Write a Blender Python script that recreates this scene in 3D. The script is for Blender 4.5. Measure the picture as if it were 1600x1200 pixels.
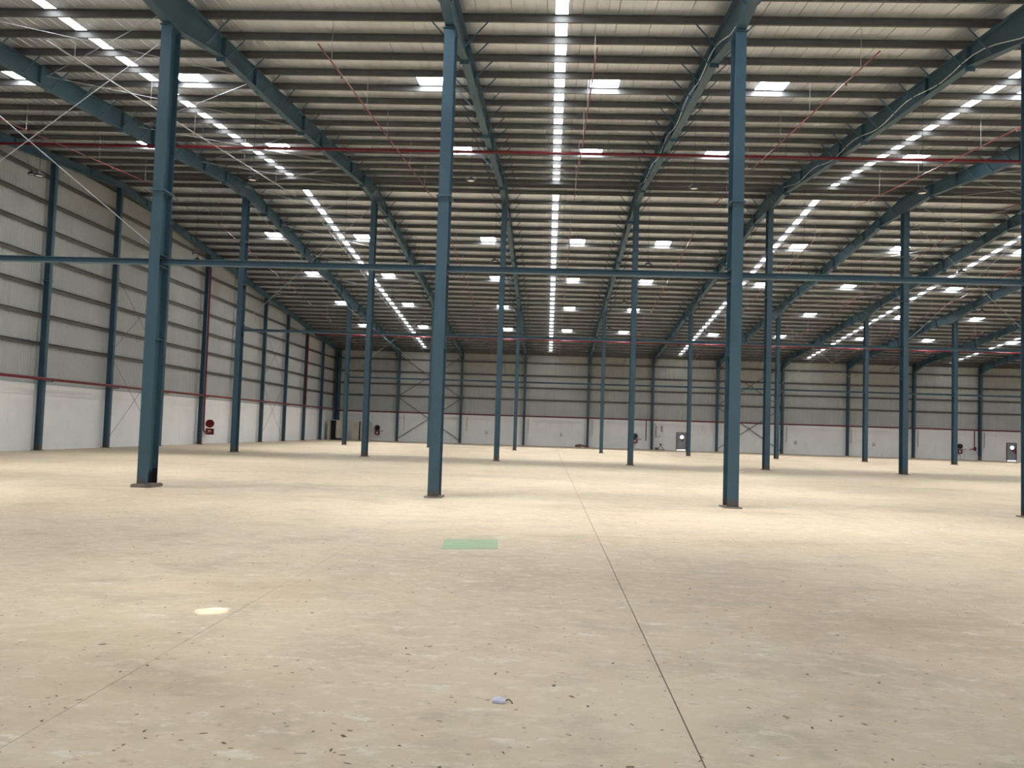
import bpy, bmesh, math, random
from mathutils import Vector, Matrix
for o in list(bpy.data.objects): bpy.data.objects.remove(o)
SC = bpy.context.scene
COL = SC.collection
random.seed(7)

# ------------------------------------------------------------------ camera
S = 7.5              # bay width between frames (metres, along X)
L = 26.4874          # span between column rows (along Y)
RIDGE_Y = 2 * L
FOC = 1342.945       # focal length in pixels of the 1600 px wide frame
CAM = Vector((25.3537, 4.4918, 1.7741))
YAW, PITCH, ROLL = 0.0434606, 0.0532540, 0.0319294
fw = Vector((-math.sin(YAW) * math.cos(PITCH), math.cos(YAW) * math.cos(PITCH), math.sin(PITCH)))
rt = Vector((math.cos(YAW), math.sin(YAW), 0))
up = rt.cross(fw)
r2 = math.cos(ROLL) * rt + math.sin(ROLL) * up
u2 = -math.sin(ROLL) * rt + math.cos(ROLL) * up
cd = bpy.data.cameras.new('camera')
cd.sensor_fit = 'HORIZONTAL'; cd.sensor_width = 36.0; cd.lens = FOC * 36.0 / 1600.0
cd.clip_start = 0.05; cd.clip_end = 500
cam = bpy.data.objects.new('camera', cd); COL.objects.link(cam)
m = Matrix((r2, u2, -fw)).transposed().to_4x4(); m.translation = CAM
cam.matrix_world = m
SC.camera = cam

# ------------------------------------------------------------------ world, exposure, big lights
SKY_EMIT = 20.0      # translucent roof lights, glowing with daylight
STRIP_EMIT = 8.0
DOOR_POWER = 2400.0   # daylight entering each open dock door behind the camera
DOOR_X = [11.25, 26.25, 41.25, 56.25, 71.25]
w = bpy.data.worlds.new('sky'); SC.world = w; w.use_nodes = True
w.node_tree.nodes['Background'].inputs[0].default_value = (0.75, 0.86, 1.0, 1)
w.node_tree.nodes['Background'].inputs[1].default_value = 1.0
try: w.cycles.sampling_method = 'NONE'
except Exception: pass
SC.view_settings.view_transform = 'Standard'
SC.view_settings.look = 'None'
SC.view_settings.gamma = 1.0
SC.view_settings.use_curve_mapping = False
SC.view_settings.exposure = 0.72
try:
    SC.cycles.max_bounces = 5; SC.cycles.diffuse_bounces = 4; SC.cycles.glossy_bounces = 3
    SC.cycles.transmission_bounces = 0; SC.cycles.transparent_max_bounces = 2
except Exception: pass
for i, x in enumerate(DOOR_X):
    ld = bpy.data.lights.new('dock_door_daylight', 'AREA'); ld.shape = 'RECTANGLE'
    ld.size = 4.2; ld.size_y = 4.6; ld.energy = DOOR_POWER; ld.color = (0.92, 1.0, 1.10)
    lo = bpy.data.objects.new('dock_door_daylight', ld); COL.objects.link(lo)
    lo.location = (x, 0.02, 2.4); lo.rotation_euler = (math.radians(-90 - 35), 0, 0)   # tipped up: light off the sunlit forecourt

# ------------------------------------------------------------------ roof shape
RZ, SL = 15.76, 0.088
def roof(y): return RZ - SL * abs(y - RIDGE_Y)
NB = 13              # bays built
XR = NB * S
YF = 4 * L
PUR_D = 0.20
WX = -0.30            # inner face of the left gable wall
near_p = [28.36 + 1.645 * k for k in range(-17, 15)]      # purlin lines in front of the ridge
far_p = [53.75 + 1.652 * k for k in range(0, 32)]
near_p = [y for y in near_p if 0.3 < y < RIDGE_Y - 0.5]
far_p = [y for y in far_p if y < YF - 0.3]
ALLP = near_p + far_p

# ------------------------------------------------------------------ materials
def nodes(name):
    mt = bpy.data.materials.new(name); mt.use_nodes = True
    nt = mt.node_tree; b = nt.nodes['Principled BSDF']
    return mt, nt, b
def noise(nt, vec, scale, detail=3, rough=0.55):
    n = nt.nodes.new('ShaderNodeTexNoise'); n.inputs['Scale'].default_value = scale
    n.inputs['Detail'].default_value = detail; n.inputs['Roughness'].default_value = rough
    nt.links.new(vec, n.inputs['Vector']); return n.outputs[0]
def ramp(nt, fac, stops):
    r = nt.nodes.new('ShaderNodeValToRGB'); cr = r.color_ramp
    while len(cr.elements) < len(stops): cr.elements.new(0.5)
    for e, (p, c) in zip(cr.elements, stops):
        e.position = p; e.color = (c[0], c[1], c[2], 1) if hasattr(c, '__len__') else (c, c, c, 1)
    nt.links.new(fac, r.inputs[0]); return r.outputs[0]
def mix(nt, fac, a, b, mode='MIX'):
    n = nt.nodes.new('ShaderNodeMix'); n.data_type = 'RGBA'; n.blend_type = mode
    for sock, v in ((n.inputs[0], fac), (n.inputs[6], a), (n.inputs[7], b)):
        if hasattr(v, 'links') or hasattr(v, 'is_linked'): nt.links.new(v, sock)
        elif hasattr(v, '__len__'): sock.default_value = (v[0], v[1], v[2], 1)
        else: sock.default_value = v
    return n.outputs[2]
def position(nt):
    return nt.nodes.new('ShaderNodeNewGeometry').outputs['Position']
def scaled(nt, vec, sx, sy, sz):
    n = nt.nodes.new('ShaderNodeMapping'); n.inputs['Scale'].default_value = (sx, sy, sz)
    nt.links.new(vec, n.inputs['Vector']); return n.outputs[0]
def paint(name, col, rough=0.5, metal=0.0, var=0.12, scale=1.5, spec=0.4):
    mt, nt, b = nodes(name)
    f = noise(nt, position(nt), scale, 1.5)
    lo = [c * (1 - var) for c in col]; hi = [min(1, c * (1 + var)) for c in col]
    nt.links.new(ramp(nt, f, [(0.3, lo), (0.7, hi)]), b.inputs['Base Color'])
    b.inputs['Roughness'].default_value = rough; b.inputs['Metallic'].default_value = metal
    b.inputs['Specular IOR Level'].default_value = spec
    return mt
def glow(name, col, strength):
    mt, nt, b = nodes(name)
    b.inputs['Base Color'].default_value = (0.8, 0.8, 0.8, 1)
    b.inputs['Emission Color'].default_value = (*col, 1)
    b.inputs['Emission Strength'].default_value = strength
    return mt
BLUE = (0.040, 0.086, 0.118)
M = {}
M['blue'] = paint('blue_steel_paint', (0.050, 0.103, 0.138), 0.45, 0, 0.10, 0.8)
M['galv'] = paint('galvanised_steel', (0.105, 0.105, 0.105), 0.5, 0.2, 0.10, 2.0)
M['sheet'] = paint('roof_sheet_underside', (0.80, 0.835, 0.87), 0.33, 0.75, 0.07, 0.6)
M['clad'] = paint('grey_wall_cladding', (0.39, 0.405, 0.39), 0.5, 0.0, 0.05, 0.5)
M['girt'] = paint('dark_girt_steel', (0.115, 0.11, 0.10), 0.5, 0.2, 0.1, 2.0)
M['red'] = paint('red_pipe_paint', (0.15, 0.008, 0.016), 0.35, 0, 0.1, 2.0)
M['redlight'] = paint('faded_red_pipe_paint', (0.26, 0.055, 0.055), 0.3, 0, 0.1, 2.0)
M['rod'] = paint('bright_rod_steel', (0.50, 0.52, 0.54), 0.35, 0.4, 0.05, 2.0)
M['black'] = paint('black_plastic', (0.015, 0.015, 0.016), 0.45, 0, 0.05, 3.0)
M['lens'] = paint('lamp_diffuser', (0.80, 0.80, 0.78), 0.3, 0, 0.02, 3.0)
M['white'] = paint('white_enamel', (0.78, 0.78, 0.76), 0.5, 0, 0.04, 2.0)
M['beige'] = paint('beige_enamel', (0.50, 0.45, 0.36), 0.5, 0, 0.06, 2.0)
M['doorgrey'] = paint('grey_door_paint', (0.28, 0.31, 0.33), 0.5, 0, 0.06, 2.0)
M['conduit'] = paint('grey_conduit', (0.36, 0.34, 0.31), 0.5, 0, 0.05, 2.0)
M['grout'] = paint('grey_grout', (0.20, 0.165, 0.135), 0.85, 0, 0.2, 6.0)
M['dirt'] = paint('dark_debris', (0.15, 0.10, 0.07), 0.9, 0, 0.3, 20.0)
M['joint'] = paint('joint_filler', (0.13, 0.095, 0.065), 0.9, 0, 0.2, 5.0)
M['wood'] = paint('weathered_timber', (0.20, 0.13, 0.08), 0.8, 0, 0.2, 8.0)
M['outer'] = paint('outer_roof_skin', (0.30, 0.30, 0.30), 0.6, 0, 0.1, 1.0)
M['sky'] = glow('translucent_roof_light', (0.95, 1.0, 1.06), SKY_EMIT)
M['strip'] = glow('translucent_strip_light', (0.97, 1.0, 1.03), STRIP_EMIT)
M['daywin'] = glow('daylit_door_window', (1.0, 0.99, 0.96), 1.6)

def column_paint(name, hb):
    mt, nt, b = nodes(name)
    tc = nt.nodes.new('ShaderNodeTexCoord').outputs['Object']
    pos = position(nt)
    sx = nt.nodes.new('ShaderNodeSeparateXYZ'); nt.links.new(pos, sx.inputs[0])
    n1 = noise(nt, pos, 7.0, 3)
    ad = nt.nodes.new('ShaderNodeMath'); ad.operation = 'MULTIPLY_ADD'
    nt.links.new(n1, ad.inputs[0]); ad.inputs[1].default_value = -0.30; nt.links.new(sx.outputs[2], ad.inputs[2])
    band = ramp(nt, ad.outputs[0], [(hb, 1.0), (hb + 0.06, 0.0)])
    f = noise(nt, pos, 0.8, 1.5)
    base = ramp(nt, f, [(0.3, [c * .9 for c in BLUE]), (0.7, [c * 1.1 for c in BLUE])])
    c = mix(nt, band, base, (0.075, 0.070, 0.066))
    nt.links.new(c, b.inputs['Base Color']); b.inputs['Roughness'].default_value = 0.45
    b.inputs['Specular IOR Level'].default_value = 0.4
    return mt
M['column'] = column_paint('blue_column_paint', 0.12)
M['column_near'] = column_paint('blue_near_column_paint', 0.0)

def masonry():
    mt, nt, b = nodes('white_masonry_paint')
    pos = position(nt)
    f = noise(nt, pos, 0.5, 2)
    c = ramp(nt, f, [(0.25, (0.76, 0.765, 0.76)), (0.75, (0.84, 0.845, 0.84))])
    f2 = noise(nt, scaled(nt, pos, 3, 3, 0.4), 1.2, 2)
    c = mix(nt, ramp(nt, f2, [(0.62, 0.0), (0.8, 0.35)]), c, (0.48, 0.45, 0.41))
    nt.links.new(c, b.inputs['Base Color']); b.inputs['Roughness'].default_value = 0.8
    return mt
M['masonry'] = masonry()

def concrete():
    mt, nt, b = nodes('dusty_concrete_floor')
    pos = position(nt)
    big = noise(nt, pos, 0.16, 3, 0.6)
    base = ramp(nt, big, [(0.28, (0.43, 0.350, 0.248)), (0.5, (0.485, 0.400, 0.287)), (0.72, (0.54, 0.452, 0.328))])
    mid = noise(nt, pos, 1.1, 5, 0.68)
    base = mix(nt, ramp(nt, mid, [(0.36, 0.60), (0.52, 0.0)]), base, (0.335, 0.268, 0.190))
    base = mix(nt, ramp(nt, noise(nt, scaled(nt, pos, 1.0, 1.3, 1.0), 4.2, 4, 0.72), [(0.50, 0.0), (0.66, 0.55)]), base, (0.60, 0.52, 0.40))
    # pale cement smears
    sm = noise(nt, scaled(nt, pos, 1.0, 1.8, 1.0), 2.3, 4, 0.72)
    base = mix(nt, ramp(nt, sm, [(0.60, 0.0), (0.66, 0.65)]), base, (0.62, 0.57, 0.48))
    # brownish stains, large and small
    st = noise(nt, scaled(nt, pos, 0.5, 1.0, 1.0), 0.5, 4, 0.62)
    base = mix(nt, ramp(nt, st, [(0.56, 0.0), (0.72, 0.55)]), base, (0.33, 0.245, 0.155))
    st2 = noise(nt, scaled(nt, pos, 1.0, 1.4, 1.0), 7.0, 3, 0.65)
    base = mix(nt, ramp(nt, st2, [(0.62, 0.0), (0.70, 0.55)]), base, (0.27, 0.205, 0.14))
    # fine grit specks
    v = nt.nodes.new('ShaderNodeTexVoronoi'); v.inputs['Scale'].default_value = 6.5
    nt.links.new(pos, v.inputs['Vector'])
    sp = ramp(nt, v.outputs['Distance'], [(0.06, 0.9), (0.13, 0.0)])
    gate = ramp(nt, noise(nt, pos, 2.3, 2), [(0.46, 0.0), (0.56, 1.0)])
    sp2 = mix(nt, 1.0, sp, gate, 'MULTIPLY')
    base = mix(nt, sp2, base, (0.17, 0.125, 0.085))
    nt.links.new(base, b.inputs['Base Color'])
    rr = ramp(nt, mid, [(0.3, 0.50), (0.7, 0.68)])
    nt.links.new(rr, b.inputs['Roughness']); b.inputs['Specular IOR Level'].default_value = 0.35
    return mt
M['floor'] = concrete()
def green_paint():
    mt, nt, b = nodes('worn_green_floor_paint')
    pos = position(nt)
    f = noise(nt, scaled(nt, pos, 1, 2.5, 1), 3.0, 5, 0.7)
    c = ramp(nt, f, [(0.30, (0.22, 0.33, 0.19)), (0.55, (0.27, 0.37, 0.22)), (0.75, (0.40, 0.40, 0.28))])
    nt.links.new(c, b.inputs['Base Color']); b.inputs['Roughness'].default_value = 0.6
    return mt
M['green'] = green_paint()

# ------------------------------------------------------------------ mesh helpers
class MB:
    def __init__(s): s.v = []; s.f = []
    def box(s, x0, x1, y0, y1, z0, z1):
        n = len(s.v)
        s.v += [(x, y, z) for z in (z0, z1) for y in (y0, y1) for x in (x0, x1)]
        s.f += [tuple(n + k for k in q) for q in ((0, 2, 3, 1), (4, 5, 7, 6), (0, 1, 5, 4), (2, 6, 7, 3), (0, 4, 6, 2), (1, 3, 7, 5))]
        return s
    def loft(s, rings, cap=True, closed=True):
        n = len(s.v); k = len(rings[0])
        for r in rings: s.v += [tuple(p) for p in r]
        for a in range(len(rings) - 1):
            for j in range(k if closed else k - 1):
                j2 = (j + 1) % k
                s.f.append((n + a * k + j, n + a * k + j2, n + (a + 1) * k + j2, n + (a + 1) * k + j))
        if cap and closed:
            s.f.append(tuple(n + j for j in range(k))[::-1]); e = n + (len(rings) - 1) * k
            s.f.append(tuple(e + j for j in range(k)))
        return s
    def tube(s, pts, rad, seg=8):
        pts = [Vector(p) for p in pts]; rings = []
        prev = None
        for i, p in enumerate(pts):
            d = (pts[min(i + 1, len(pts) - 1)] - pts[max(i - 1, 0)]).normalized()
            ref = prev if prev is not None else (Vector((0, 0, 1)) if abs(d.z) < 0.9 else Vector((1, 0, 0)))
            a = (ref - d * ref.dot(d)).normalized(); prev = a
            b = d.cross(a)
            rings.append([p + rad * (math.cos(t) * a + math.sin(t) * b) for t in (2 * math.pi * j / seg for j in range(seg))])
        return s.loft(rings)
    def lathe(s, prof, c, axis='Z', seg=16):
        rings = []
        for r, h in prof:
            ring = []
            for j in range(seg):
                t = 2 * math.pi * j / seg; a, b = r * math.cos(t), r * math.sin(t)
                o = {'Z': (a, b, h), 'X': (h, a, b), 'Y': (a, h, b)}[axis]
                ring.append((c[0] + o[0], c[1] + o[1], c[2] + o[2]))
            rings.append(ring)
        return s.loft(rings)
    def mesh(s, name, mat):
        me = bpy.data.meshes.new(name); me.from_pydata(s.v, [], s.f)
        bm = bmesh.new(); bm.from_mesh(me); bmesh.ops.recalc_face_normals(bm, faces=bm.faces); bm.to_mesh(me); bm.free()
        if mat is not None: me.materials.append(M[mat] if isinstance(mat, str) else mat)
        return me
    def build(s, name, mat, parent=None, loc=None):
        return link(name, s.mesh(name, mat), parent, loc)
def link(name, me, parent=None, loc=None, mat4=None):
    o = bpy.data.objects.new(name, me); COL.objects.link(o)
    if parent is not None: o.parent = parent
    if loc is not None: o.location = loc
    if mat4 is not None: o.matrix_local = mat4
    return o
def tag(o, label=None, cat=None, group=None, kind=None):
    if label: o['label'] = label
    if cat: o['category'] = cat
    if group: o['group'] = group
    if kind: o['kind'] = kind
    return o
def empty(name, loc, label=None, cat=None, group=None, kind=None):
    o = bpy.data.objects.new(name, None); o.empty_display_size = 0.2; COL.objects.link(o); o.location = loc
    return tag(o, label, cat, group, kind)
def copy_tree(o, parent=None):
    c = o.copy(); COL.objects.link(c); c.parent = parent
    for ch in o.children: copy_tree(ch, c)
    return c
UNIT = {}
def bar(name, p0, p1, wdt, mat, parent=None, off=None, seg=4):
    """a straight bar between two points; all bars of one material share a mesh"""
    key = (mat, seg)
    if key not in UNIT:
        mb = MB(); ring = [(0.5 * math.cos(math.pi / seg + 2 * math.pi * j / seg), 0.5 * math.sin(math.pi / seg + 2 * math.pi * j / seg)) for j in range(seg)]
        mb.loft([[(a, b, z) for a, b in ring] for z in (0, 1)]); UNIT[key] = mb.mesh('bar', mat)
    p0 = Vector(p0); p1 = Vector(p1)
    if off is not None: p0 = p0 - Vector(off); p1 = p1 - Vector(off)
    d = p1 - p0; q = d.to_track_quat('Z', 'Y')
    return link(name, UNIT[key], parent, None, Matrix.LocRotScale(p0, q, Vector((wdt, wdt, d.length))))
ORD = ['first', 'second', 'third', 'fourth', 'fifth', 'sixth', 'seventh', 'eighth', 'ninth', 'tenth', 'eleventh', 'twelfth', 'thirteenth', 'fourteenth']
ROWN = {1: 'nearest column row', 2: 'middle column row', 3: 'farthest column row'}

# ------------------------------------------------------------------ floor
fl = MB().box(-0.7, XR + 0.3, -0.3, YF + 0.3, -0.20, -0.045).build('floor', 'joint')
tag(fl, 'dusty beige concrete warehouse floor cut into long slabs', 'floor', kind='structure')
px_, py_ = S / 2, L / 2
def slab_mesh(gl, gr):
    bv = 0.0015; g = 0.002; mb = MB()
    ring = lambda d, z: [(gl + d, g + d, z), (px_ - gr - d, g + d, z), (px_ - gr - d, py_ - g - d, z), (gl + d, py_ - g - d, z)]
    mb.loft([ring(0, -0.045), ring(0, -bv), ring(bv, 0.0)]); return mb.mesh('slab', 'floor')
SLAB = [slab_mesh(0.0018, 0.0018), slab_mesh(0.0018, 0.0042), slab_mesh(0.0042, 0.0018)]
for i in range(int(round(XR / px_))):
    for j in range(8):
        link('slab', SLAB[1 if i == 6 else 2 if i == 7 else 0], fl, (i * px_, j * py_, 0))
MB().box(WX - 0.05, -0.002, 0.0, YF, -0.045, 0.0).build('slab', 'floor', fl)
gp = MB(); gp.loft([[(23.83, 17.15, z), (24.66, 17.36, z), (24.60, 18.44, z), (23.77, 18.22, z)] for z in (0.0, 0.003)])
tag(gp.build('paint_patch', 'green', fl), 'faded green rectangle painted on the floor')

# ------------------------------------------------------------------ walls
MZ = 3.30
def rib_profile(width, pitch, h, rw):
    pts = [(0, 0)]; n = int(round(width / pitch))
    for k in range(n):
        c = (k + 0.5) * pitch
        pts += [(c - rw, 0), (c - rw * .45, h), (c + rw * .45, h), (c + rw, 0)]
    return pts + [(width, 0)]
def sheet_mesh(name, mat, prof, zb, ztop, axis):
    """vertical corrugated sheet; prof in (along, out); axis X: along X / out -Y; axis Y: along Y / out +X"""
    mb = MB(); rings = []
    th = 0.004
    for z in (zb, ztop):
        r = []
        for a, o in prof:
            zz = z(a) if callable(z) else z
            r.append((a, -o, zz) if axis == 'X' else (o, a, zz))
        for a, o in reversed(prof):
            zz = z(a) if callable(z) else z
            r.append((a, -o + th, zz) if axis == 'X' else (o - th, a, zz))
        rings.append(r)
    mb.loft(rings); return mb.mesh(name, mat)
PROF = rib_profile(0.992, 0.2, 0.022, 0.035)
# far wall
wb = MB().box(-0.6, XR + 0.3, YF, YF + 0.25, -0.05, MZ).box(WX, XR, YF - 0.035, YF, 2.78, MZ + 0.02).build('wall_back', 'masonry')
tag(wb, 'far wall, white masonry below grey ribbed cladding', 'wall', kind='structure')
cm = sheet_mesh('cladding_sheet', 'clad', PROF, MZ, roof(YF) - 0.02, 'X')
nsh = int(XR)
for k in range(-1, nsh + 1): link('cladding_sheet', cm, wb, (k * 1.0, YF + 0.10, 0))
MB().box(-0.6, XR + 0.2, YF + 0.13, YF + 0.16, MZ, roof(YF) + 0.04).build('light_block_sheet', 'girt', wb)  # added backing: blocks daylight between the sheets and keeps their joints dark
GZ_BACK = [5.36, 6.78, 8.22, 9.72, 10.75]
gm = MB().box(WX, XR, 0, 0.02, -0.10, 0.10).box(WX, XR, 0, -0.07, 0.085, 0.10).box(WX, XR, 0.02, 0.08, -0.10, -0.085).mesh('girt', 'girt')
for z in GZ_BACK: link('girt', gm, wb, (0, YF + 0.02, z))
# left gable wall
wl = MB().box(-0.25, 0, -0.3, YF, -0.05, MZ).box(0, 0.035, 0, YF - 0.036, 2.78, MZ + 0.02).build('wall_left', 'masonry')
wl.location.x = WX
tag(wl, 'left gable wall, white masonry below grey ribbed cladding', 'wall', kind='structure')
for k in range(0, int(YF) + 2):
    y0 = k * 1.0
    me = sheet_mesh('cladding_sheet', 'clad', PROF, MZ, (lambda yy: (lambda a: roof(yy + a) - 0.02))(y0), 'Y')
    link('cladding_sheet', me, wl, (-0.10, y0, 0))
for z in (5.32, 6.77, 8.20, 9.64, 11.12, 12.48, 13.80, 15.0):
    hw = (RZ - 0.30 - z) / SL
    y0, y1 = max(0.0, RIDGE_Y - hw), min(YF - 0.1, RIDGE_Y + hw)
    MB().box(-0.02, 0, y0, y1, z - 0.10, z + 0.10).box(0, 0.07, y0, y1, z + 0.085, z + 0.10).build('girt', 'girt', wl)
ln = MB(); ln.loft([[(x, -0.2, MZ), (x, YF + 0.2, MZ), (x, YF + 0.2, roof(YF) + 0.03), (x, RIDGE_Y, RZ + 0.04), (x, -0.2, roof(0) + 0.03)] for x in (-0.16, -0.13)]); ln.build('light_block_sheet', 'girt', wl)  # added gable-shaped backing that stops daylight leaking through the sheet joints
# right wall, near wall
wr = MB().box(XR, XR + 0.25, -0.3, YF, -0.05, MZ)
n0 = len(wr.v)
wr.v += [(XR + x, y, z) for x in (0.05, 0.12) for y, z in ((0, MZ), (YF, MZ), (YF, roof(YF)), (RIDGE_Y, RZ), (0, roof(0)))]
wr.f += [tuple(n0 + k for k in range(5)), tuple(n0 + 5 + k for k in range(5))] + [(n0 + k, n0 + (k + 1) % 5, n0 + 5 + (k + 1) % 5, n0 + 5 + k) for k in range(5)]
tag(wr.build('wall_right', 'masonry'), 'right gable wall closing the hall beyond the frame', 'wall', kind='structure')
wf = MB(); xa = -0.6
for x in DOOR_X:
    wf.box(xa, x - 2.1, -0.25, 0, -0.05, 4.7); xa = x + 2.1
wf.box(xa, XR + 0.25, -0.25, 0, -0.05, 4.7).box(-0.6, XR + 0.25, -0.25, 0, 4.7, roof(0))
tag(wf.build('wall_front', 'clad'), 'near wall with open dock doors behind the camera', 'wall', kind='structure')

# ------------------------------------------------------------------ ceiling: skin, sheets, purlins, roof lights
sk = MB()
sk.loft([[(x, -0.3, roof(-0.3) + 0.06), (x, RIDGE_Y, RZ + 0.06), (x, YF + 0.3, roof(YF + 0.3) + 0.06), (x, YF + 0.3, roof(YF + 0.3) + 0.16), (x, RIDGE_Y, RZ + 0.16), (x, -0.3, roof(-0.3) + 0.16)] for x in (-0.7, XR + 0.3)])
ceil = sk.build('ceiling', 'outer')
tag(ceil, 'pitched metal roof with steel purlins and white roof lights', 'ceiling', kind='structure')
RPROF = [(0.0, -0.012), (0.018, -0.012), (0.03, 0.0), (0.33, 0.0), (0.34, 0.012), (0.37, 0.012), (0.38, 0.0), (0.66, 0.0), (0.67, 0.012), (0.70, 0.012), (0.71, 0.0), (0.985, 0.0), (0.985, 0.03)]
for half in (0, 1):
    ya, yb = ((0.0, RIDGE_Y) if half == 0 else (RIDGE_Y, YF))
    r = []
    for y in (ya, yb):
        r.append([(a, y, roof(y) + o) for a, o in RPROF] + [(a, y, roof(y) + 0.05) for a, o in reversed(RPROF)])
    me = MB().loft(r).mesh('roof_sheet', 'sheet')
    for k in range(-1, int(XR)): link('roof_sheet', me, ceil, (k * 1.0, 0, 0))
# Z purlins
def z_purlin():
    mb = MB(); t = 0.012
    pr = [(-0.075, 0), (t, 0), (t, -PUR_D + t), (0.075, -PUR_D + t), (0.075, -PUR_D), (0, -PUR_D), (0, -t), (-0.075, -t)]
    mb.loft([[(x, a, b) for a, b in pr] for x in (WX + 0.02, XR - 0.02)]); return mb.mesh('purlin', 'galv')
pz = z_purlin()
for y in ALLP: link('purlin', pz, ceil, (0, y, roof(y) - 0.013))
rp = MB().box(WX + 0.02, XR - 0.02, RIDGE_Y - 0.80, RIDGE_Y - 0.785, -0.26, 0).box(WX + 0.02, XR - 0.02, RIDGE_Y - 0.8, RIDGE_Y - 0.73, -0.26, -0.245)
o = rp.build('ridge_purlin', 'galv', ceil, (0, 0, roof(RIDGE_Y - 0.8) - 0.013))
# eave gutter beams closing the corner between roof and walls
MB().box(WX + 0.02, XR - 0.02, YF - 0.12, YF - 0.10, 0, 0.24).build('eave_purlin', 'galv', ceil, (0, 0, roof(YF) - 0.30))
# square roof lights, one purlin bay long
SQ_X = [5.8, 12.05, 20.85, 27.0, 32.85, 42.0, 48.8, 57.0, 63.65, 72.1, 78.6, 86.5]
SQ_Y = []
def bay_at(y):
    ys = sorted(ALLP); k = max(i for i in range(len(ys)) if ys[i] <= y); return ys[k], ys[k + 1]
for yc in (14.4, 24.3, 34.1, 44.1, 62.6, 72.5, 82.4, 92.4): SQ_Y.append(bay_at(yc))
def pane_mesh(name, wdt, ya, yb, mat):
    mb = MB()
    mb.loft([[(-wdt / 2, y, roof(y) - 0.014), (wdt / 2, y, roof(y) - 0.014), (wdt / 2, y, roof(y) - 0.002), (-wdt / 2, y, roof(y) - 0.002)] for y in (ya, yb)])
    me = mb.mesh(name, mat); me.materials.append(M['sheet'])      # only the underside glows, the rim is frame
    for p in me.polygons: p.material_index = 0 if p.normal.z < -0.9 else 1
    return me
SQ_DONE = []
for ya, yb in SQ_Y:
    me = pane_mesh('roof_light', 1.0, ya + 0.02, yb - 0.09, 'sky')
    for x in SQ_X:
        if ya < 20 and 26 < x < 28: continue
        link('roof_light', me, ceil, (x, 0, 0)); SQ_DONE.append((x, 0.5 * (ya + yb)))
BEAM_POWER = 190.0
for n, (x, y) in enumerate(SQ_DONE):
    ld = bpy.data.lights.new('roof_light_daylight', 'AREA'); ld.shape = 'RECTANGLE'; ld.size = 0.95; ld.size_y = 1.45
    ld.energy = BEAM_POWER * (0.55 if y < 20 else 1.0); ld.color = (1.0, 0.99, 0.96); ld.spread = math.radians(60)
    lo = bpy.data.objects.new('roof_light_daylight', ld); COL.objects.link(lo)
    lo.location = (x, y, roof(y) - 0.03)
    lo.rotation_euler = Vector((0.10, -0.14, -1.0)).to_track_quat('-Z', 'Y').to_euler()
STRIP_X = [10.55, 25.4, 40.5, 55.2, 71.6, 86.5]
ys = sorted(ALLP)
pm = []
for a, b in zip(ys[:-1], ys[1:]):
    if a < RIDGE_Y < b: continue
    pm.append(pane_mesh('pane', 0.35, a + 0.02, b - 0.09, 'strip'))
for x in STRIP_X:
    fr = MB()
    for s in (-1, 1):
        for ya, yb in ((1.5, RIDGE_Y), (RIDGE_Y, YF - 0.3)):
            fr.loft([[(s * 0.175, y, roof(y) - 0.016), (s * 0.20, y, roof(y) - 0.016), (s * 0.20, y, roof(y) - 0.0005), (s * 0.175, y, roof(y) - 0.0005)] for y in (ya, yb)])
    st = fr.build('strip_light', 'sheet', ceil, (x, 0, 0))
    for me in pm: link('pane', me, st)

# ------------------------------------------------------------------ steel columns
def i_section(z0, z1, fw_, d, tf=0.018, tw=0.012):
    """web along Y; flanges facing -Y and +Y"""
    mb = MB(); h = d / 2
    mb.box(-fw_ / 2, fw_ / 2, -h, -h + tf, z0, z1); mb.box(-fw_ / 2, fw_ / 2, h - tf, h, z0, z1)
    mb.box(-tw / 2, tw / 2, -h + tf, h - tf, z0, z1); return mb
def make_column(top, splices, stiff, plinth, cm_='column'):
    root = empty('steel_column', (0, 0, 0))
    fwid, d = 0.28, 0.56
    zb = 0.09 if plinth else 0.03
    i_section(zb, top - 0.02, fwid, d).build('shaft', cm_, root)
    if plinth:
        MB().box(-0.25, 0.25, -0.38, 0.38, 0.0, zb - 0.02).build('grout_pad', 'grout', root)
        jag = [(-0.255, 0.30), (-0.18, 0.42), (-0.10, 0.28), (-0.03, 0.44), (0.04, 0.30), (0.11, 0.46), (0.18, 0.34), (0.255, 0.48)]
        bc = MB(); bc.loft([[(x, -0.255, zb)] + [(x, y, z) for y, z in jag] + [(x, 0.255, zb)] for x in (0.0065, 0.0105)])
        bc.box(0.011, 0.139, 0.2555, 0.2615, zb, 0.47)
        tag(bc.build('bitumen_coat', 'black', root), 'black bitumen smear at the foot of the column')
    bpz = zb - 0.02 if plinth else 0.0
    MB().box(-0.22, 0.22, -0.36, 0.36, bpz, zb).build('base_plate', 'grout', root)
    for z in splices:
        MB().box(-0.19, 0.19, -0.33, 0.33, z - 0.018, z + 0.018).build('splice_plate', 'blue', root)
    for z in stiff:
        MB().box(-0.137, 0.137, -0.262, 0.262, z - 0.008, z + 0.008).build('stiffener', 'blue', root)
    MB().box(-0.17, 0.17, -0.33, 0.33, top - 0.02, top).build('cap_plate', 'blue', root)
    return root
COLS = {1: [1, 2, 3, 4, 5, 6], 2: [1, 2, 3, 4, 5, 6, 7], 3: [1, 2, 3, 4, 5, 6, 7, 8, 9]}
RAF_TOP = RZ - 0.013 - PUR_D
def raf_top(y): return roof(y) - 0.013 - PUR_D - 0.004
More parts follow.
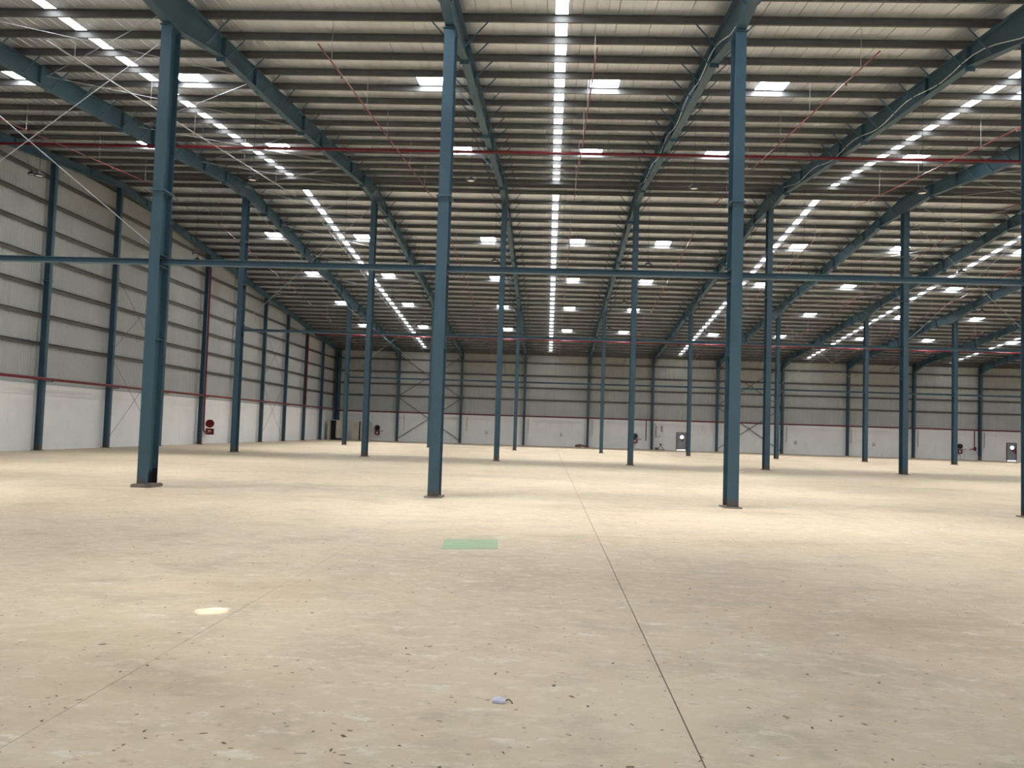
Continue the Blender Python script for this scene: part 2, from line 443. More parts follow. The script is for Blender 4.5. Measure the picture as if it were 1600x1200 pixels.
def depth_at(y):
    t = y / L; k = round(t); dd = abs(y - k * L)
    peak = {0: 1.10, 1: 1.02, 2: 0.92, 3: 1.02, 4: 1.10}[min(4, max(0, k))]
    if dd < 3.4: return peak + (0.60 - peak) * dd / 3.4
    return 0.60 + 0.10 * min(1.0, (dd - 3.4) / 6.0)
TOPS = {r: raf_top(r * L) - depth_at(r * L) - 0.02 for r in (1, 2, 3)}
SPL = {1: [7.73], 2: [9.62, 12.1], 3: [7.70]}
STF = {1: [3.84, 5.75, 6.05], 2: [5.2, 6.85, 7.15], 3: [3.84, 5.85, 6.1]}
colbase = {1: {2: 'standing on a thick grout pad, left of the green patch', 3: 'just behind the green floor patch', 4: 'right of the long floor joint', 5: 'cut by the right picture edge', 1: 'just outside the left picture edge', 6: 'just outside the right picture edge'}}
for r, idx in COLS.items():
    p0 = {}
    for i in idx:
        pl = (r == 1 and i == 2)
        if pl not in p0: c = p0[pl] = make_column(TOPS[r], SPL[r], STF[r], pl, 'column_near' if r == 1 else 'column')
        else: c = copy_tree(p0[pl])
        c.location = (i * S - (0.07 if (r == 1 and i == 5) else 0.0), r * L, 0)
        if r == 1: lab = 'tall blue steel column of the nearest row, ' + colbase[1][i]
        elif r == 2: lab = 'blue steel column of the middle row, %s from the left wall' % ORD[i - 1]
        else: lab = 'thin-looking blue steel column of the farthest row, %s from the left wall' % ORD[i - 1]
        tag(c, lab, 'column', 'blue interior columns')

# ------------------------------------------------------------------ roof beams (one per frame, running front to back)
BREAKS = [0.35, 3.4]
for k in range(0, 5):
    for dd in (-9.4, -3.4, 0, 3.4, 9.4):
        y = k * L + dd
        if 0.35 < y < YF - 0.30: BREAKS.append(y)
BREAKS += [YF - 0.30]
BREAKS = sorted(set(round(y, 4) for y in BREAKS))
def poly_strip(mb, pts, x0, x1, th):
    mb.loft([[(x0, y, z), (x1, y, z), (x1, y, z + th), (x0, y, z + th)] for y, z in pts])
SPLICES = []
for k in range(0, 5):
    for dd in (-11.9, -6.2, -3.4, 3.4, 6.2, 11.9):
        y = k * L + dd
        if 20 < y < YF - 2: SPLICES.append(y)
SPLICES = sorted(SPLICES)
def beam_protos():
    tb = [(y, raf_top(y) - 0.016) for y in BREAKS]
    bb = [(y, raf_top(y) - depth_at(y)) for y in BREAKS]
    wbm = MB(); wbm.loft([[(-0.006, y, b + 0.016), (0.006, y, b + 0.016), (0.006, y, t), (-0.006, y, t)] for (y, t), (_, b) in zip(tb, bb)])
    t_ = MB(); poly_strip(t_, tb, -0.125, 0.125, 0.016)
    b_ = MB(); poly_strip(b_, bb, -0.125, 0.125, 0.016)
    sp = []
    for y in SPLICES:
        zt, zb = raf_top(y) - 0.017, raf_top(y) - depth_at(y)
        if min(abs(abs(y - k * L) - 3.4) for k in range(5)) < 0.01 or min(abs(abs(y - k * L) - 11.9) for k in range(5)) < 0.01:
            sp.append((MB().box(-0.14, 0.14, y - 0.022, y + 0.022, zb - 0.13, zt).mesh('splice_plate', 'blue')))
        else:
            sp.append((MB().box(-0.115, 0.115, y - 0.006, y + 0.006, zb + 0.017, zt - 0.001).mesh('stiffener', 'blue')))
    return wbm.mesh('web', 'blue'), t_.mesh('top_flange', 'blue'), b_.mesh('bottom_flange', 'blue'), sp
WEB, TFL, BFL, SPM = beam_protos()
def brace_pts(x, y, s):
    zb = raf_top(y) - depth_at(y)
    return (x + s * (0.13), y, zb + 0.03), (x + s * (0.13 + 0.62 * (0.35 + depth_at(y))), y, raf_top(y) + 0.02)
for i in range(0, NB + 1):
    x = i * S
    if i == 0: continue
    if i == NB: continue
    q = empty('roof_beam', (x, 0, 0))
    tag(q, 'blue tapered steel roof beam carried by the %s line of columns from the left wall' % ORD[i - 1], 'beam', 'blue roof beams')
    link('web', WEB, q); link('top_flange', TFL, q); link('bottom_flange', BFL, q)
    for me in SPM: link(me.name.split('.')[0], me, q)
    stuff = MB()
    for y in ALLP:
        if y < 20: continue
        if min(abs(y - k * L) for k in range(5)) < 0.35: continue
        for s in (-1, 1):
            a, b = brace_pts(0, y, s)
            if y < 68 and i < 9: bar('fly_brace', a, b, 0.045, 'blue', q)
            elif i < 11: stuff.tube([a, b], 0.024, 4)
    if stuff.v: tag(stuff.build('fly_brace', 'blue', q), kind='stuff')
    if i in (4, 5):                                              # pale cable looped along the beam
        pts = []; y = 26.2
        while y < 50:
            pts.append((-0.15, y, raf_top(y) - depth_at(y) + 0.06 + 0.22 * math.sin(math.pi * ((y - 26.2) % 5.2) / 5.2) ** 2)); y += 0.65
        tag(MB().tube(pts, 0.013, 5).build('power_cable', 'white', q), 'pale cable looped along the beam')
# gable beam on the left wall
g = empty('gable_beam', (0.32 + WX, 0, 0)); tag(g, 'blue sloping steel beam along the top of the left gable wall', 'beam')
def gz(y): return raf_top(y) - 0.016
GB = [0.3, RIDGE_Y, YF - 0.35]
mb = MB(); mb.loft([[(-0.006, y, gz(y) - 0.40), (0.006, y, gz(y) - 0.40), (0.006, y, gz(y)), (-0.006, y, gz(y))] for y in GB]); mb.build('web', 'blue', g)
for nm, off in (('top_flange', 0.0), ('bottom_flange', -0.416)):
    mb = MB(); poly_strip(mb, [(y, gz(y) + off) for y in GB], -0.10, 0.10, 0.016); mb.build(nm, 'blue', g)
for y in [L * k / 4 + 3.3 for k in range(6, 15)]:
    MB().box(-0.095, 0.095, y - 0.008, y + 0.008, gz(y) - 0.397, gz(y) - 0.002).build('stiffener', 'blue', g)
# left wall columns
for k in range(4, 17):
    y = k * L / 4
    if k == 16: y = YF - 0.22
    top = gz(y) - 0.418
    c = empty('wall_column', (0.32 + WX, y, 0))
    where = {4: 'outside the left picture edge', 5: 'outside the left picture edge, beside the first', 6: 'outside the left picture edge, nearest the frame'}
    n = k - 7
    if k < 7: lab = 'blue column against the left gable wall, %s' % where[k]
    elif k == 16: lab = 'dark blue corner column where left and far walls meet'
    else: lab = 'blue column against the left gable wall, %s from the picture edge' % ORD[n]
    tag(c, lab, 'column', 'left wall columns')
    mb = MB()
    mb.box(0.13, 0.148, -0.12, 0.12, 0.03, top - 0.02).box(-0.148, -0.13, -0.12, 0.12, 0.03, top - 0.02).box(-0.13, 0.13, -0.006, 0.006, 0.03, top - 0.02)
    mb.build('shaft', 'column', c)
    MB().box(-0.24, 0.24, -0.2, 0.2, 0, 0.03).build('base_plate', 'grout', c)
    MB().box(-0.19, 0.19, -0.16, 0.16, 8.49, 8.525).build('splice_plate', 'blue', c)
    MB().box(-0.16, 0.16, -0.14, 0.14, top - 0.02, top).build('cap_plate', 'blue', c)
# far wall columns
for i in range(0, NB):
    c = empty('wall_column', (i * S if i else 0.40, YF - 0.30, 0))
    tag(c, 'blue column against the far wall, %s from the left corner' % ORD[i - 1] if i else 'dark blue far-wall column squeezed beside the left corner column', 'column', 'far wall columns')
    top = raf_top(YF) - 0.03
    mb = MB(); fw2 = 0.25
    n = len(mb.v)
    mb.box(-fw2 / 2, fw2 / 2, 0.232, 0.25, 0.03, top)
    mb.loft([[(-fw2 / 2, d, z), (fw2 / 2, d, z), (fw2 / 2, d + 0.018, z), (-fw2 / 2, d + 0.018, z)] for d, z in ((-0.10, 0.03), (-0.35, top - 1.05))])
    mb.loft([[(-0.006, d + 0.018, z), (0.006, d + 0.018, z), (0.006, 0.232, z), (-0.006, 0.232, z)] for d, z in ((-0.10, 0.03), (-0.35, top - 1.05), (-0.35, top))])
    mb.build('shaft', 'column', c)
    MB().box(-0.2, 0.2, -0.2, 0.28, 0, 0.03).build('base_plate', 'grout', c)

# ------------------------------------------------------------------ horizontal struts between columns
STZ = {1: 5.90, 2: 7.02, 3: 5.97}
def strut(x0, x1, y, z, lab):
    q = empty('strut_beam', (x0, y, z - 0.08)); tag(q, lab, 'strut', 'horizontal struts between columns')
    n = x1 - x0
    MB().box(0, n, -0.09, 0.09, 0.124, 0.136).build('top_flange', 'blue', q)
    MB().box(0, n, -0.09, 0.09, -0.008, 0.008).build('bottom_flange', 'blue', q)
    MB().box(0, n, -0.005, 0.005, 0.008, 0.124).build('web', 'blue', q)
    for e in (-0.012, n): MB().box(e, e + 0.012, -0.11, 0.11, -0.03, 0.16).build('end_plate', 'blue', q)
for r in (1, 2, 3):
    idx = COLS[r]
    for a in idx[:-1] if r > 0 else []:
        b = a + 1
        x0 = a * S + (0.50 if a == 0 else 0.022); x1 = b * S - 0.022
        if a == 0: lab = 'blue horizontal strut of the %s, between left wall and first column' % ROWN[r]
        else: lab = 'blue horizontal strut of the %s, between %s and %s columns' % (ROWN[r], ORD[a - 1], ORD[b - 1])
        strut(x0, x1, r * L, STZ[r], lab)

# ------------------------------------------------------------------ brace rods
def xbrace(name, pa, pb, pc, pd, wdt, mat, lab, cat='brace', grp=None):
    q = empty(name, pa); tag(q, lab, cat, grp)
    bar('rod', pa, pb, wdt, mat, q, pa, 6); bar('rod', pc, pd, wdt, mat, q, pa, 6)
for r, a, txt in ((1, 1, 'crossing pair of thin rods high in the nearest row, upper left'), (2, 1, 'crossing pair of thin rods between the first two middle-row columns'), (3, 1, 'crossing pair of thin rods between the first two farthest-row columns'),
                  (2, 6, 'crossing pair of thin rods right of the sixth middle-row column'), (3, 6, 'crossing pair of thin rods right of the sixth farthest-row column')):
    x0, x1 = a * S + 0.13, (a + 1) * S - 0.13; y = r * L + 0.03; z0, z1 = STZ[r] + 0.35, TOPS[r] - 0.25
    if (a + 1) not in COLS[r]: continue
    xbrace('cross_brace', (x0, y, z0), (x1, y, z1), (x1, y + 0.04, z0), (x0, y + 0.04, z1), 0.024, 'rod', txt, 'brace', 'rods between column tops')
for k, txt in ((8, 'nearer'), (12, 'farther')):
    y0, y1 = k * L / 4 + 0.14, (k + 1) * L / 4 - 0.14
    for z0, z1, lv in ((0.3, 5.3, 'lower'), (5.5, 10.2, 'upper')):
        xbrace('cross_brace', (0.20 + WX, y0, z0), (0.20 + WX, y1, z1), (0.24 + WX, y1, z0), (0.24 + WX, y0, z1), 0.022, 'galv', '%s crossing tie rods on the left wall, %s braced bay' % (lv, txt), 'brace', 'left wall tie rods')
for a, txt in ((1, 'left'), (6, 'right')):
    x0, x1 = a * S + 0.13, (a + 1) * S - 0.13; y = YF - 0.22
    for z0, z1, lv in ((0.35, 5.15, 'lower'), (5.45, 10.1, 'upper')):
        xbrace('cross_brace', (x0, y, z0), (x1, y, z1), (x1, y + 0.08, z0), (x0, y + 0.08, z1), 0.085, 'girt', '%s dark crossing angle braces on the far wall, %s braced bay' % (lv, txt), 'brace', 'far wall angle braces')
# flat bracing under the roof in the braced bays
for a, txt in ((1, 'left'), (6, 'right')):
    q = empty('roof_bracing', (a * S, L, 13)); tag(q, 'thin crossing tie rods under the roof in the %s braced bay' % txt, 'brace', 'roof tie rods')
    yy = [L + 0.3, L + 6.6, L + 13.2, L + 19.8, 2 * L - 0.3, 2 * L + 6.6, 2 * L + 13.2, 2 * L + 19.8, 3 * L]
    for y0, y1 in zip(yy[:-1], yy[1:]):
        for s in (0, 1):
            xa_, xb_ = (a * S + 0.02, (a + 1) * S - 0.02) if s == 0 else ((a + 1) * S - 0.02, a * S + 0.02)
            bar('rod', (xa_, y0, raf_top(y0) - 0.24 - 0.04 * s), (xb_, y1, raf_top(y1) - 0.24 - 0.04 * s), 0.022, 'rod', q, (a * S, L, 13), 6)

# ------------------------------------------------------------------ sprinkler pipes
def pipe(name, pts, rad, mat, lab, cat='pipe', grp=None, seg=10):
    base = Vector(pts[0]); q = MB().tube([Vector(p) - base for p in pts], rad, seg).build(name, mat, None, base)
    return tag(q, lab, cat, grp)
MAINY = {40.8: 'nearest', 67.9: 'middle', 93.6: 'farthest'}
for y, nm in MAINY.items():
    z = raf_top(y) - depth_at(y) - 0.10
    q = empty('sprinkler_main', (0.6, y, z)); tag(q, '%s of three red sprinkler mains crossing the hall under the roof' % nm, 'pipe', 'red sprinkler mains')
    MB().tube([(0, 0, 0), (XR - 1.5, 0, 0)], 0.064, 10).build('pipe', 'red', q)
    for k in range(1, NB):
        for off in (2.4, 5.1):
            X = (k - 1) * S + off
            if X > 72: continue
            bar('hanger', (X - 0.6, 0, 0.08), (X - 0.6, 0, roof(y) - z - 0.05), 0.015, 'galv', q, None, 6)
    for k in range(1, NB):
        MB().lathe([(0.078, -0.06), (0.078, 0.06)], (k * S - 2.0, 0, 0), 'X', 10).build('coupling', 'red', q)
BR_X = [4.3, 11.1, 18.75, 26.38, 33.9, 41.4, 48.9, 56.4, 63.9]
BD = 1.33
for n, x in enumerate(BR_X):
    for half, (ya, yb, hs) in enumerate(((27.3, 50.6, (28.7, 33.5, 37.2, 42.7, 47.2)), (56.3, 79.0, (57.5, 62.0, 66.6, 71.2, 75.8)), (82.5, 103.5, (84.0, 89.0, 94.0, 99.0)))):
        if half == 0 and x > 50: continue
        base = (x, ya, roof(ya) - BD)
        nmh = ('in front of the ridge', 'just behind the ridge', 'near the far wall')[half]
        q = empty('sprinkler_branch', base); tag(q, 'thin red sprinkler branch %s, %s from the left wall' % (nmh, ORD[n]), 'pipe', 'sprinkler branches')
        bar('pipe', base, (x, yb, roof(yb) - BD), 0.045, 'rod' if n == 1 else 'redlight', q, base, 8)  # second branch: strip-light glare on red pipe put into the colour as pale steel
        for y in hs:
            bar('hanger', (x, y, roof(y) - BD), (x, y, roof(y) - 0.03), 0.018, 'rod', q, base, 6)
            d = MB().lathe([(0.012, 0.0), (0.03, -0.05), (0.012, -0.10)], (0, y + 1.2 - ya, roof(y + 1.2) - BD - 0.02 - base[2]), 'Z', 6); d.build('sprinkler_head', 'galv', q)
# wall mains and risers
pipe('wall_pipe', [(0.60 + WX, 20, 3.56), (0.60 + WX, YF - 0.75, 3.56)], 0.075, 'red', 'red pipe running along the left wall at the top of the masonry', 'pipe', 'red wall pipes')
pipe('wall_pipe', [(0.45, YF - 0.75, 3.44), (XR - 1, YF - 0.75, 3.44)], 0.070, 'red', 'red pipe running along the far wall at the top of the masonry', 'pipe', 'red wall pipes')
for k in range(6, 16):
    y = k * L / 4 + 0.5
    b = MB().box(0.001, 0.60, -0.02, 0.02, -0.04, 0.0).box(0.0, 0.012, -0.05, 0.05, -0.22, 0.0).build('pipe_bracket', 'galv', None, (0.036 + WX, y, 3.483))
    tag(b, 'small steel bracket under the red left-wall pipe, %s shown' % ORD[k - 6], 'bracket', 'left wall pipe brackets')
pipe('riser_pipe', [(0.48, 65.62, 12.9), (0.48, 65.72, 1.10), (0.48, 65.82, 0.95), (0.48, 66.1, 0.88), (0.46, 67.0, 0.88), (0.40, 67.3, 0.90), (0.30, 67.45, 0.92)], 0.06, 'red', 'red riser pipe on the left wall feeding the hose reel', 'pipe')
pipe('riser_pipe', [(0.30, 92.2, 3.66), (0.30, 92.2, 10.9)], 0.07, 'red', 'dark red riser pipe beside a left-wall column near the corner', 'pipe')

# ------------------------------------------------------------------ hanging lamps
def make_lamp():
    q = empty('high_bay_lamp', (0, 0, 0))
    MB().lathe([(0.02, 0.17), (0.05, 0.15), (0.06, 0.09), (0.15, 0.06), (0.165, 0.02), (0.165, -0.035), (0.15, -0.035), (0.15, 0.0)], (0, 0, 0), 'Z', 18).build('housing', 'black', q)
    MB().lathe([(0.12, -0.001), (0.12, -0.022), (0.08, -0.032)], (0, 0, 0), 'Z', 18).build('lens', 'lens', q)
    return q
lamp0 = make_lamp(); used = False
LY = [1.25 * L, 1.75 * L, 2.25 * L, 2.75 * L, 3.25 * L]
LN = ['nearest', 'second', 'third', 'fourth', 'farthest']
for j, y in enumerate(LY):
    for i in range(1, (7, 8, 9, 9, 9)[j]):
        if j == 0 and i > 5: continue
        q = lamp0 if not used else copy_tree(lamp0)
        for ch in list(q.children):
            if ch.name.startswith('cord'): bpy.data.objects.remove(ch)
        used = True
        z = 10.05 + (0.12 if (i + j) % 3 == 0 else 0.0)
        q.location = (i * S, y, z)
        bar('cord', (0, 0, 0.16), (0, 0, raf_top(y) - depth_at(y) - z), 0.014, 'black', q, None, 5)
        tag(q, 'hanging black high-bay lamp, %s lamp row, %s from the left wall' % (LN[j], ORD[i - 1]), 'lamp', 'hanging high-bay lamps')
for k, (y, z) in enumerate(((43.8, 13.2), (63.2, 13.0))):
    q = copy_tree(lamp0)
    for ch in list(q.children):
        if ch.name.startswith('cord'): bpy.data.objects.remove(ch)
    q.location = (0.45, y, z)
    bar('cord', (-0.43, 0, raf_top(y) - 0.43 - z), (0, 0, 0.165), 0.014, 'black', q, None, 5)
    tag(q, 'black lamp hung close to the top of the left wall, %s one' % ('nearer', 'farther')[k], 'lamp', 'lamps along the gable wall')

# ------------------------------------------------------------------ far wall fittings
def door(name, x, hinge, lab):
    q = empty(name, (x, YF - 0.04, 0)); tag(q, lab, 'door', kind='structure')
    MB().box(-0.56, -0.50, -0.06, 0.03, 0, 2.10).box(0.50, 0.56, -0.06, 0.03, 0, 2.10).box(-0.56, 0.56, -0.06, 0.03, 2.04, 2.10).build('frame', 'red', q)
    MB().box(-0.49, 0.49, -0.02, 0.03, 0.10, 2.035).build('leaf', 'doorgrey', q)
    MB().box(-0.49, 0.49, -0.015, 0.02, 0.005, 0.09).build('daylight_gap', 'daywin', q)
    MB().lathe([(0.0, -0.035), (0.19, -0.035), (0.21, -0.025), (0.21, -0.019)], (0.06, 0, 1.55), 'Y', 20).build('window', 'daywin', q)
    n = MB(); n.loft([[(-0.14, y, 1.32), (0.28, y, 1.32), (0.26, y, 1.16), (0.16, y, 0.98), (0.05, y, 1.16)] for y in (-0.032, -0.021)]); n.build('sign', 'red', q)
    MB().box(0.40 * hinge - 0.02, 0.40 * hinge + 0.02, -0.07, -0.02, 0.95, 1.07).build('handle', 'black', q)
    return q
door('door_1', 40.95, -1, 'grey steel door with round bright window, red frame, near middle of far wall')
d2 = door('door_2', 78.65, 1, 'grey steel door with round bright window near the right picture edge')
MB().box(0.34, 0.46, -0.06, -0.022, 0.85, 1.5).build('red_panel', 'red', d2)

def hose_station(loc, rot, lab, cover, hose_tail, arm=0.0):
    q = empty('hose_reel', loc); q.rotation_euler = (0, 0, rot); tag(q, lab, 'hose reel', 'fire hose reels')
    # local frame: wall at +Y, facing -Y
    MB().box(-0.05, 0.05, -0.12, 0.0, 1.25, 1.75).build('bracket', 'red', q)
    MB().lathe([(0.05, -0.30), (0.30, -0.30), (0.30, -0.28), (0.12, -0.28), (0.12, -0.14), (0.30, -0.14), (0.30, -0.12), (0.05, -0.12)], (0, 0, 1.52), 'Y', 22).build('drum', cover, q)
    mb = MB()
    for k, rr in enumerate((0.15, 0.20, 0.25)):
        for yy in (-0.26, -0.21, -0.16):
            pts = [(rr * math.cos(t), yy, 1.52 + rr * math.sin(t)) for t in (2 * math.pi * j / 18 for j in range(19))]
            mb.tube(pts, 0.022, 6)
    mb.build('hose', 'black', q)
    b = MB().box(-0.28, 0.28, -0.22, 0.0, 0.70, 1.16).build('hose_box', 'red', q)
    MB().box(-0.10, 0.10, -0.225, -0.221, 0.84, 1.02).build('label_plate', 'white', b)
    if arm: MB().box(-arm, -0.05, -0.08, -0.02, 1.40, 1.46).box(-arm, -0.28, -0.08, -0.02, 0.90, 0.96).build('swing_arm', 'red', q)
    if hose_tail:
        MB().tube([(0.05, -0.12, 0.70), (0.06, -0.16, 0.45), (0.02, -0.14, 0.2), (0.10, -0.2, 0.03), (0.5, -0.25, 0.02)], 0.02, 6).build('hose_tail', 'conduit', q)
    if not arm: MB().tube([(0.28, -0.12, 1.2), (0.45, -0.10, 1.15), (0.75, -0.10, 1.16)], 0.02, 6).build('feed_pipe', 'black', q)
    return q
hose_station((WX + 0.40, 67.95, 0), math.radians(8), 'red fire hose reel and red box on the left wall', 'red', False, 0.36)
hose_station((5.15, YF - 0.037, 0), 0, 'black hose reel over red box near the left corner of the far wall', 'black', False)
hose_station((35.55, YF - 0.037, 0), 0, 'black hose reel over red box near the middle of the far wall', 'black', True)
hose_station((72.75, YF - 0.037, 0), 0, 'black hose reel over red box at the right of the far wall', 'black', True)
pipe('drop_pipe', [(36.75, YF - 0.72, 3.38), (36.75, YF - 0.72, 1.0)], 0.06, 'girt', 'dark drop pipe beside the middle hose reel on the far wall', 'pipe')
pipe('drop_pipe', [(74.15, YF - 0.72, 3.38), (74.15, YF - 0.72, 1.55)], 0.06, 'red', 'red drop pipe with valve on the right of the far wall', 'pipe')
v = empty('hydrant_valve', (74.2, YF - 0.72, 1.2)); tag(v, 'red hydrant valve with hanging hose under the right drop pipe', 'valve')
MB().lathe([(0.06, 0.34), (0.13, 0.30), (0.16, 0.1), (0.13, -0.1), (0.06, -0.15)], (0, 0, 0), 'Z', 12).build('body', 'red', v)
MB().tube([(0, 0, 0.12), (-0.3, -0.05, 0.06), (-0.62, -0.06, -0.02)], 0.05, 8).build('outlet', 'red', v)
MB().lathe([(0.02, 0.16), (0.12, 0.17), (0.12, 0.20), (0.02, 0.21)], (0.1, -0.12, 0), 'Z', 12).build('handwheel', 'red', v)
MB().tube([(0.12, 0, -0.1), (0.28, -0.02, -0.5), (0.42, -0.05, -0.9), (0.75, -0.1, -1.17)], 0.025, 6).build('hose', 'conduit', v)
for n, (x, zb) in enumerate(((8.3, 1.2), (15.75, 1.35), (23.02, 1.3), (30.55, 1.3), (53.1, 1.3), (60.5, 1.3), (68.1, 1.25), (75.6, 1.35))):
    q = empty('conduit_drop', (x, YF - 0.036, zb)); tag(q, 'thin grey conduit dropping down the far wall, %s counted from the left' % ORD[n], 'conduit', 'conduits on the far wall')
    MB().box(-0.03, 0.03, -0.05, -0.0, 0.12, 3.2 - zb).build('pipe', 'conduit', q)
    MB().box(-0.07, 0.07, -0.07, -0.0, 0.0, 0.12).build('switch_box', 'white', q)
for n, (x, z) in enumerate(((18.1, 1.4), (26.9, 1.4), (54.15, 1.35), (63.1, 1.4))):
    q = empty('socket_box', (x, YF - 0.002, z)); tag(q, 'small grey socket box on the far wall, %s from the left' % ORD[n], 'socket', 'sockets on the far wall')
    MB().box(-0.14, 0.14, -0.08, 0.0, -0.18, 0.18).build('box', 'conduit', q)
    MB().box(-0.10, 0.10, -0.086, -0.081, -0.03, 0.10).build('cover', 'white', q)
q = empty('duct_drop', (38.0, YF - 0.036, 1.35)); tag(q, 'pair of grey vertical trunkings with a white box on the far wall', 'trunking')
MB().box(-0.09, 0.09, -0.07, 0, 0.1, 1.42).box(-0.09, -0.05, -0.07, 0, 1.42, 1.72).build('trunk', 'clad', q)
MB().box(0.56, 0.76, -0.09, 0, 0.72, 1.42).build('trunk', 'conduit', q)
MB().box(0.42, 0.90, -0.14, 0, 0.10, 0.62).build('box', 'white', q)
MB().box(0.09, 0.42, -0.05, 0, 0.12, 0.17).build('link_trunk', 'conduit', q)
# junk by the wall
for n, (x, y) in enumerate(((28.75, YF - 0.55), (29.05, YF - 1.0))):
    tag(MB().box(-0.2, 0.2, -0.16, 0.16, 0.0, 0.20 + 0.06 * n).build('timber_block', 'wood', None, (x, y, 0)), '%s dark timber block under a red pipe end by the far wall' % ('farther', 'nearer')[n], 'block', 'timber blocks')
    pipe('pipe_offcut', [(x - 0.15, y, 0.248 + 0.06 * n), (x + 0.22, y, 0.248 + 0.06 * n), (x + 1.1, y, 0.05)], 0.045, 'red', '%s red pipe offcut sloping to the floor by the far wall' % ('farther', 'nearer')[n], 'pipe', 'pipe offcuts')
q = empty('trestle', (38.45, YF - 0.7, 0)); tag(q, 'small dark timber trestle standing by the far wall', 'trestle')
bar('leg', (-0.35, 0, 0.0), (0.05, 0, 0.62), 0.10, 'wood', q); bar('leg', (0.40, 0, 0.0), (0.0, 0.08, 0.62), 0.10, 'black', q)
MB().box(-0.1, 0.16, -0.10, 0.16, 0.58, 0.70).build('head', 'black', q)
MB().box(-0.62, 0.5, -0.2, 0.25, 0.0, 0.06).build('base_board', 'wood', q)
MB().box(-0.6, -0.2, -0.18, 0.18, 0.06, 0.26).build('block', 'wood', q)
q = tag(MB().box(-0.35, 0.35, -0.2, 0.2, 0, 0.14).box(-0.2, 0.25, -0.12, 0.14, 0.14, 0.2).build('sack', 'white', None, (42.9, YF - 0.9, 0)), 'pale flattened sack on the floor right of the middle door', 'sack')
# beige cabinets in the far left corner
q = empty('metal_cabinet', (0.08, 102.2, 0)); tag(q, 'beige metal cabinet with dark open doorway in the far left corner', 'cabinet')
MB().box(0, 0.28, 0, 1.2, 0, 2.25).box(0.28, 2.05, 1.1, 1.2, 0.1, 2.25).box(0, 2.05, 0.05, 1.2, 2.2, 2.25).box(1.98, 2.05, 0.05, 1.1, 0.1, 2.2).build('body', 'beige', q)
MB().box(0.28, 1.98, 0.1, 1.1, 0, 0.1).box(0.30, 1.0, 0.6, 0.62, 0.1, 2.2).build('dark_base_and_shade', 'black', q)  # dark base, plus a black sheet painting the shade within the open doorway
dd = MB().box(1.0, 2.05, 0, 0.05, 0.2, 2.2).build('door', 'beige', q); MB().box(1.30, 1.34, -0.012, -0.001, 0.25, 2.15).build('rail', 'white', dd)
q = empty('metal_cabinet', (2.75, 103.0, 0)); tag(q, 'tall beige two-door cabinet beside the open one, dark gap between doors', 'cabinet')
MB().box(0, 2.0, 0.06, 1.1, 0, 2.2).build('body', 'beige', q)
MB().box(0.02, 0.80, 0.02, 0.055, 0.03, 2.16).build('door', 'beige', q); MB().box(0.98, 1.96, 0.02, 0.055, 0.03, 2.16).build('door', 'beige', q)
MB().box(0.82, 0.96, 0.03, 0.056, 0.02, 2.17).build('gap_shade', 'black', q)  # black strip painting the shade in the gap between the doors
for x in (0.2, 0.45, 1.2, 1.45, 1.7): MB().box(x, x + 0.08, 0.012, 0.019, 1.3, 1.9).build('vent', 'conduit', q)

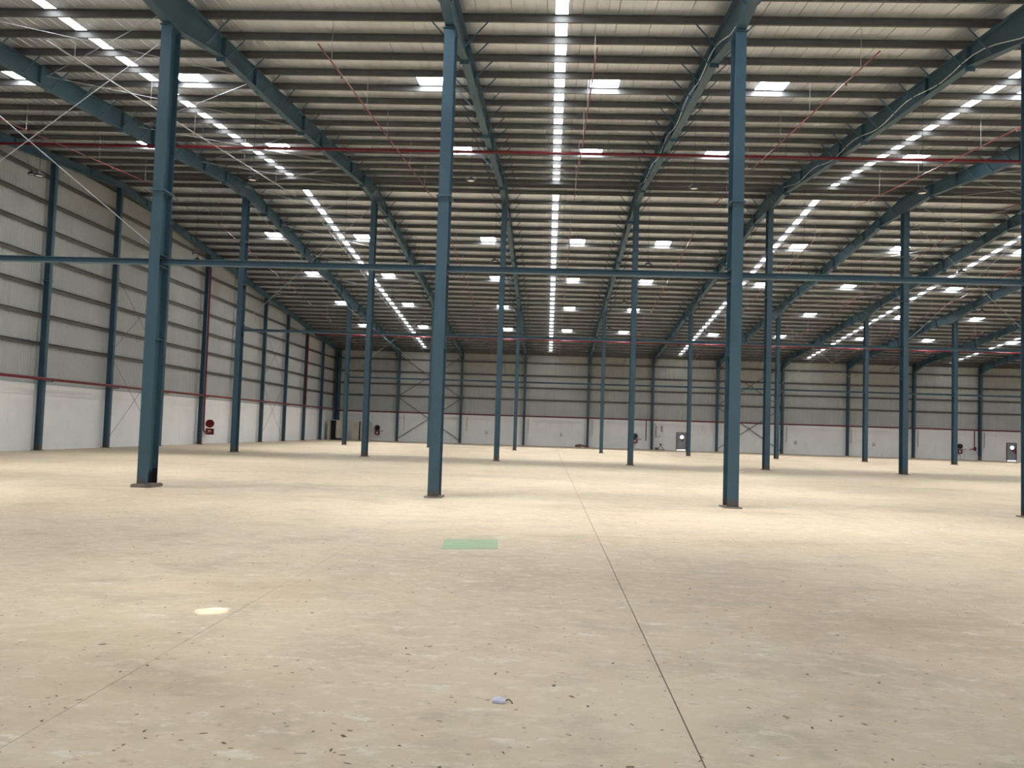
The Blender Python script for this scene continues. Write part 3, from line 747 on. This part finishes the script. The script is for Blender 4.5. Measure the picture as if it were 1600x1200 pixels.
# ------------------------------------------------------------------ litter on the floor
mb = MB()
for k in range(900):
    if k < 650: y = 8.8 + 11.5 * random.random() ** 1.5
    else: y = 20 + 14 * random.random()
    wd = 0.62 * (y - 4.4); x = CAM.x + random.uniform(-wd, wd) * 1.05 - 0.04 * (y - 4)
    a = random.uniform(0, math.pi); ln = 0.006 + 0.024 * random.random() ** 3; wt = ln * random.uniform(0.15, 0.6)
    if random.random() < 0.08: ln *= 2.0; wt = 0.007
    c, s_ = math.cos(a), math.sin(a); h = random.uniform(0.002, 0.006)
    pt = lambda u, v: (x + u * c - v * s_, y + u * s_ + v * c)
    q4 = [pt(-ln, -wt * random.uniform(.3, 1)), pt(ln, -wt * random.uniform(.3, 1)), pt(ln * .8, wt), pt(-ln * .7, wt * random.uniform(.4, 1))]
    ctr = pt(ln * random.uniform(-.4, .4), 0)
    n = len(mb.v)
    mb.v += [(p[0], p[1], 0.0005) for p in q4] + [(ctr[0], ctr[1], h)]
    mb.f += [(n, n + 1, n + 4), (n + 1, n + 2, n + 4), (n + 2, n + 3, n + 4), (n + 3, n, n + 4), (n + 3, n + 2, n + 1, n)]
tag(mb.build('floor_grit', 'dirt'), 'dark crumbs and splinters scattered over the concrete floor', 'debris', kind='stuff')
# crumpled wrapper
q = empty('wrapper', (25.09, 10.18, 0)); tag(q, 'small crumpled bluish-white wrapper lying on the floor in the foreground', 'litter')
wm = paint('bluish_wrapper', (0.50, 0.49, 0.58), 0.4, 0, 0.1, 30)
mb = MB(); prof = [(-0.022, 0.001), (-0.020, 0.016), (-0.008, 0.026), (0.006, 0.022), (0.018, 0.028), (0.026, 0.004)]
mb.loft([[(x, a * (1 + 0.15 * math.sin(40 * x)), b * (1 + 0.2 * math.cos(55 * x)) + 0.0005) for a, b in prof] for x in (-0.045, -0.02, 0.0, 0.02, 0.04)]); mb.build('body', wm, q)
MB().tube([(0.038, 0.01, 0.012), (0.06, 0.012, 0.02), (0.078, 0.0, 0.012), (0.085, -0.018, 0.004)], 0.005, 5).build('torn_strip', 'dirt', q)

# ------------------------------------------------------------------ sunbeams through small holes in the roof
for n, (x, y, pw) in enumerate(((22.28, 12.47, 1), (17.02, 20.94, 1), (22.93, 21.47, 1), (35.44, 30.34, 1), (31.37, 21.45, 1))):
    ld = bpy.data.lights.new('roof_hole_sunbeam', 'SPOT'); ld.energy = 4500 * pw; ld.color = (1.0, 0.95, 0.82)
    h = roof(y) - 0.02; ld.spot_size = 2 * math.atan(0.165 / h); ld.spot_blend = 0.25; ld.shadow_soft_size = 0.01
    lo = bpy.data.objects.new('roof_hole_sunbeam', ld); COL.objects.link(lo)
    lo.location = (x, y, h)
